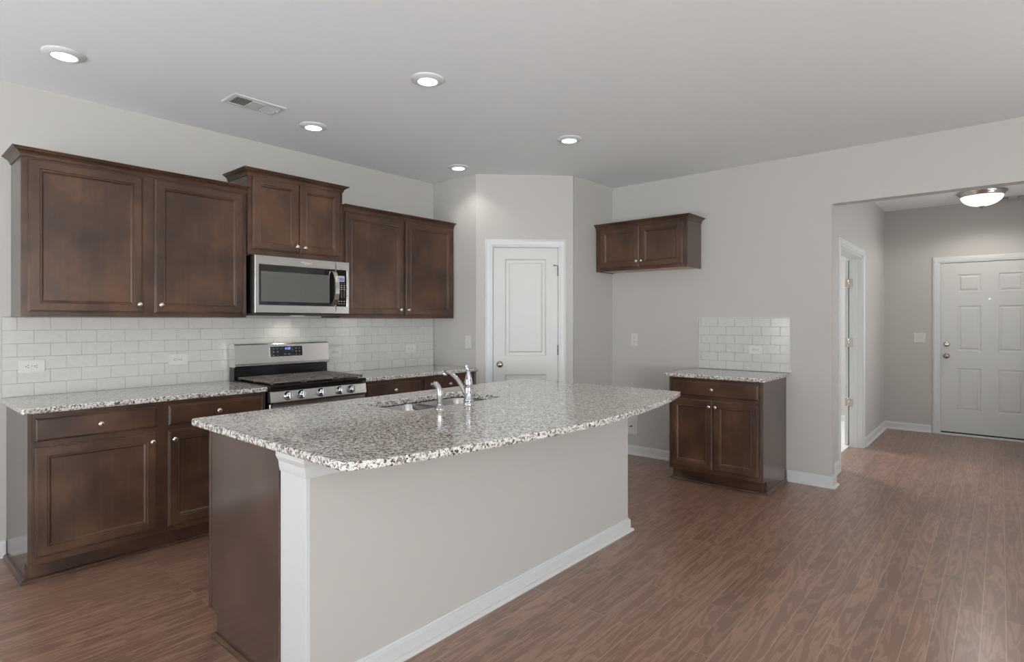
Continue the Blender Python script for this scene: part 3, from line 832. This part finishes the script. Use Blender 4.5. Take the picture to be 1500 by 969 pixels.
b_ = MB(); b_.tube([(-.335, -.705, .752), (.335, -.705, .752)], .012, 16); b_.box(-.335, -.310, -.705, -.654, .742, .762, .003); b_.box(.310, .335, -.705, -.654, .742, .762, .003); b_.build('handle', M['steel'], od)
b_ = MB(); b_.box(-RW, RW, -.655, -.622, .095, .192, .004); b_.build('drawer', M['steel'], rg)

# ------------------------------------------------------------------ microwave
mw = thing('microwave', 'stainless over-the-range microwave under the small raised cabinet', 'microwave', (-1.620, 0, 1.398))
MZ = 1.398
b_ = MB(); b_.box(-.380, .380, -.372, -.003, 1.412, 1.8255); b_.build('case', M['black'], mw, MZ)
# front: door with window frame, and control side
def frame_rings(x0, x1, z0, z1, hx0, hx1, hz0, hz1, ya, yb_):
    t = bmesh.new()
    def q(P): return [t.verts.new(p) for p in P]
    O = lambda y: [(x0, y, z0), (x1, y, z0), (x1, y, z1), (x0, y, z1)]
    I = lambda y, e=0: [(hx0-e, y, hz0-e), (hx1+e, y, hz0-e), (hx1+e, y, hz1+e), (hx0-e, y, hz1+e)]
    ring = [q(O(ya)), q(O(yb_+.003)), q([(x0+.003, yb_, z0+.003), (x1-.003, yb_, z0+.003), (x1-.003, yb_, z1-.003), (x0+.003, yb_, z1-.003)]), q(I(yb_, .004)), q(I(yb_+.005)), q(I(ya))]
    for a, bb in zip(ring, ring[1:]+ring[:1]):
        for i in range(4): t.faces.new((a[i], a[(i+1) % 4], bb[(i+1) % 4], bb[i]))
    bmesh.ops.recalc_face_normals(t, faces=list(t.faces)); return t
b_ = MB(); b_._add(frame_rings(-.380, .258, 1.415, 1.8235, -.348, .2565, 1.474, 1.757, -.372, -.403))
md = b_.build('door', M['steel'], mw, MZ)
b_ = MB(); b_.box(-.349, .2555, -.3985, -.374, 1.473, 1.758); b_.build('door_glass', M['blackglass'], md, MZ)
b_ = MB(); b_.box(-.335, .205, -.3992, -.398, 1.497, 1.712); o = b_.build('window_screen', M['screen'], md, MZ); o['label'] = 'grey see-through screen in the door'
b_ = MB(); b_._add(frame_rings(.2595, .380, 1.415, 1.8235, .261, .356, 1.474, 1.757, -.372, -.403)); mc = b_.build('control_frame', M['steel'], mw, MZ)
b_ = MB(); b_.box(.2600, .357, -.3985, -.374, 1.473, 1.758); kp = b_.build('keypad', M['blackglass'], mw, MZ)
b_ = MB(); b_.box(.286, .338, -.3998, -.398, 1.668, 1.714); b_.build('display', M['mark'], kp, MZ)
b_ = MB(); b_.box(.293, .331, -.4004, -.3995, 1.676, 1.697); dsp = b_.build('lit_screen', M['lcd'], kp, MZ)
b_ = MB()
for r, z in enumerate((1.653, 1.638, 1.622, 1.606, 1.588, 1.573, 1.560, 1.547, 1.512, 1.493)):
    for cx_ in (.288, .312, .336):
        hh = .0035 if r in (1, 2, 3, 8) else .002; ww = .006 if r in (1, 2, 3, 8, 9) else .003
        b_ = MB(); b_.box(cx_-ww, cx_+ww, -.3992, -.398, z-hh, z+hh); b_.build('key', M['mark'], kp, MZ)
hp = [(.232, -.400, 1.745), (.236, -.418, 1.735), (.241, -.436, 1.700), (.243, -.446, 1.655), (.2435, -.448, 1.612), (.243, -.446, 1.57), (.241, -.436, 1.525), (.236, -.418, 1.492), (.232, -.400, 1.482)]
def strap(P, w_, th):
    loops = []
    for i, p in enumerate(P):
        p = Vector(p); d = (Vector(P[min(i+1, len(P)-1)])-Vector(P[max(i-1, 0)])).normalized(); nrm = d.cross(Vector((1, 0, 0))).normalized()
        loops.append([tuple(p+Vector((sx*w_, 0, 0))+nrm*sy*th) for sx, sy in ((-1, -1), (1, -1), (1, 1), (-1, 1))])
    return MB().rings(loops, True, True)
h_ = strap(hp, .017, .006); h_.build('handle', M['steel'], md, MZ)
lg = text_mesh('logo', 'Whirlpool', .021, M['plate'], md, (.010, -.4032, 1.792-MZ), (PI/2, 0, 0), .12)
b_ = MB(); b_.tube([(.010+.017*math.cos(a), -.4033, 1.789-MZ+.010*math.sin(a)) for a in [math.radians(170+k*20) for k in range(11)]], .0011, 6); b_.build('logo_swirl', M['plate'], lg.parent)
b_ = MB(); b_.box(-.374, .372, -.392, -.02, 1.398, 1.412, .004); b_.build('vent_base', M['slot'], mw, MZ)
b_ = MB(); b_.box(.02, .11, -.20, -.13, 1.3966, 1.399, .001); b_.build('task_light', glow('warm_task_lens', (1, .93, .82, 1), 2.0), mw, MZ)
tl = bpy.data.lights.new('microwave_task_light', 'SPOT'); tl.energy = 3.0; tl.color = (1, .92, .80); tl.spot_size = 2.3; tl.spot_blend = .8; tl.shadow_soft_size = .03
to = bpy.data.objects.new('microwave_task_light', tl); C.objects.link(to); to.location = (-1.60, -.16, 1.390); to.rotation_euler = (.35, 0, 0)

# ------------------------------------------------------------------ outlets and switches (built facing -y)
def plate_mb(w_, h_): return MB().box(-w_/2, w_/2, -.0065, 0, -h_/2, h_/2, .0025, 2)
def outlet(label, loc, rz, horizontal, w_, h_):
    r = thing('outlet', label, 'outlet', loc, rz, 'white outlets')
    plate_mb(w_, h_).build('plate', M['plate'], r)
    rot = Matrix.Rotation(PI/2, 4, 'Y') if horizontal else Matrix.Identity(4)
    for s in (-1, 1):
        p = MB(); cxs = s*.0195
        p.rings([[(x, -.006 if k == 0 else -.0085, z+cxs) for x, z in rrect(-.0165, .0165, -.0140, .0140, .008, 4)] for k in (0, 1)], True, True, mat=rot)
        so = p.build('socket', M['plate'], r)
        q = MB()
        for dx in (-.0065, .0065): q.box(dx-.0015, dx+.0015, -.0090, -.0080, cxs-.001, cxs+.007, mat=rot)
        q.box(-.0025, .0025, -.0090, -.0080, cxs-.0095, cxs-.0045, mat=rot); q.build('slots', M['slot'], so)
    MB().lathe([(0, .0015), (.003, .001), (.0035, 0)], 10, T(0, -.0063, 0) @ RX).build('screw', M['nickel'], r)
outlet('white outlet in the tile behind the left end of the counter', (-3.146, -.0094, 1.089), 0, True, .124, .078)
outlet('white outlet in the tile just left of the range', (-2.358, -.0094, 1.089), 0, True, .124, .078)
outlet('white outlet in the tile just right of the range', (-1.125, -.0094, 1.088), 0, True, .124, .078)
outlet('white outlet in the tile near the pantry corner', (-.301, -.0094, 1.087), 0, True, .124, .078)
outlet('white outlet in the small tile panel on the back wall', (XB-.0094, -2.728, 1.104), -PI/2, True, .118, .078)
outlet('upright white outlet alone on the painted wall of the refrigerator space', (XB, -1.536, 1.168), -PI/2, False, .074, .122)
def switch(label, loc, rz, n):
    r = thing('light_switch', label, 'light switch', loc, rz, 'white light switches')
    plate_mb(.074 if n == 1 else .120, .122).build('plate', M['plate'], r)
    for k in range(n):
        x = 0 if n == 1 else (-.023 if k == 0 else .023)
        q = MB(); q.box(x-.005, x+.005, -.0072, -.006, -.012, .012); q.build('toggle_slot', M['mark'], r)
        q = MB(); q.box(x-.0035, x+.0035, -.017, -.006, -.003, .005, .001, mat=T(0, 0, .0) @ Matrix.Rotation(.25, 4, 'X')); q.build('toggle', M['plate'], r)
    return r
switch('single white light switch on the wall between the counter and the pantry door', (0, -.505, 1.154), -PI/2, 1)
switch('double white light switch left of the front door', (XE, -3.605, 1.150), -PI/2, 2)

# ice-maker water box, recessed look: deep white frame with a valve
wb = thing('water_supply_box', 'white recessed water supply box low on the refrigerator wall', 'water box', (XB, -1.455, .20), -PI/2)
fr = MB(); t_ = bmesh.new()
lo = [[(x, y, z) for x, z in ((-.12+i, 0+i), (.12-i, 0+i), (.12-i, .205-i), (-.12+i, .205-i))] for i, y in ((0, 0), (0, -.008), (.004, -.012), (.034, -.012), (.037, -.006), (.039, -.0015))]
fr.rings(lo, False, True); fr.build('frame', M['plate'], wb)
v_ = MB(); v_.lathe([(.010, 0), (.010, .018), (.007, .020), (.007, .034), (0, .035)], 14, T(.052, -.001, .085) @ RX); v_.build('valve', M['brass'], wb)
v_ = MB(); v_.box(.040, .064, -.042, -.034, .080, .090, .002); v_.build('valve_handle', M['chrome'], wb)

# ------------------------------------------------------------------ ceiling fixtures
def downlight(label, x, y):
    r = thing('downlight', label, 'ceiling light', (x, y, CEIL), 0, 'recessed ceiling downlights')
    MB().lathe([(.094, 0), (.094, -.003), (.088, -.008), (.066, -.0165), (.060, -.0175), (.0555, -.0165), (.0555, -.012)], 40).build('trim_ring', M['trim'], r)
    MB().lathe([(.0555, -.0150), (.035, -.0170), (0, -.0175)], 32).build('lens', M['lens'], r)
    l = bpy.data.lights.new('downlight_bulb', 'SPOT'); l.energy = DOWN_P; l.spot_size = 2.45; l.spot_blend = .55; l.shadow_soft_size = .05; l.color = (1, .975, .93)
    o = bpy.data.objects.new('downlight_bulb', l); C.objects.link(o); o.parent = r; o.location = (0, 0, -.024)
downlight('ceiling downlight nearest the left end of the long wall cabinet', -3.121, -.676)
downlight('ceiling downlight over the near side of the island, largest on the middle ceiling', -1.686, -1.870)
downlight('ceiling downlight in front of the small raised cabinet beside the air vent', -1.700, -.657)
downlight('ceiling downlight above the pantry corner, smallest of the five', -.277, -.657)
downlight('ceiling downlight in front of the refrigerator space', -.274, -1.868)

def air_vent(label, loc, rz, lx, ly, dz=-.001):
    r = thing('air_vent', label, 'air vent', loc, rz, 'white ceiling air vents')
    b_ = MB()
    lo = [[(x, y, z) for x, y in ((-lx/2+i, -ly/2+i), (lx/2-i, -ly/2+i), (lx/2-i, ly/2-i), (-lx/2+i, ly/2-i))] for i, z in ((0, 0), (.002, -.004), (.010, -.007), (.030, -.008), (.032, -.004))]
    b_.rings(lo, False, False); b_.box(-lx*.13, lx*.13, -ly/2+.03, ly/2-.03, -.010, -.006, .001)
    b_.build('frame', M['trim'], r)
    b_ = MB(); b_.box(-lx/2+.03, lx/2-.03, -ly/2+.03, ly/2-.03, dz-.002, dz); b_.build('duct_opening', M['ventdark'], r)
    for s in (-1, 1):
        b_ = MB()
        for k in range(6):
            x = s*(lx*.165+(lx*.5-.04-lx*.165)*k/5)
            b_.box(-.0038, .0038, -ly/2+.032, ly/2-.032, -.0006, .0006, mat=T(x, 0, dz-.0055) @ Matrix.Rotation(s*.7, 4, 'Y'))
        b_.build('louvers', M['trim'], r)
    b_ = MB(); b_.tube([(lx*.36, -ly*.22, -.006), (lx*.37, -ly*.24, -.022), (lx*.375, -ly*.25, -.030)], .003, 8); b_.build('damper_lever', M['trim'], r)
air_vent('white rectangular air vent in the kitchen ceiling between two downlights', (-2.158, -.739, CEIL), 0, .335, .195)
air_vent('small white air vent in the foyer ceiling behind the bowl lamp', (4.615, -4.463, CEIL), -PI/2, .30, .17, -.0062)

fl = thing('ceiling_lamp', 'frosted glass bowl ceiling lamp with nickel rim in the foyer', 'ceiling lamp', (4.07, -4.205, CEIL))
MB().lathe([(.205, 0), (.216, -.004), (.216, -.012), (.205, -.024), (.192, -.040), (.186, -.052), (.180, -.052), (.180, -.03), (0, -.03)], 48).build('rim', M['nickel'], fl)
gp = [(.183, -.046)]+[(.183*math.cos(a), -.046-.110*math.sin(a)) for a in [math.radians(k*8) for k in range(1, 11)]]+[(.02, -.156), (0, -.1562)]
MB().lathe(gp, 48).build('glass_bowl', M['bowl'], fl)
MB().lathe([(.024, -.150), (.026, -.157), (.018, -.164), (.013, -.172), (.007, -.176), (.008, -.181), (.004, -.187), (0, -.189)], 24).build('finial', M['darknickel'], fl)
l = bpy.data.lights.new('foyer_bulb', 'SPOT'); l.energy = FOYER_P; l.spot_size = 2.9; l.spot_blend = .35; l.shadow_soft_size = .17; l.specular_factor = .05; l.color = (1, .96, .90)
o = bpy.data.objects.new('foyer_bulb', l); C.objects.link(o); o.location = (4.07, -4.205, 2.535)
area('bathroom_lamp', (3.3, -1.6, CEIL-.02), (0, 0, 0), .6, .6, BATH_P, (.96, .98, 1.0))
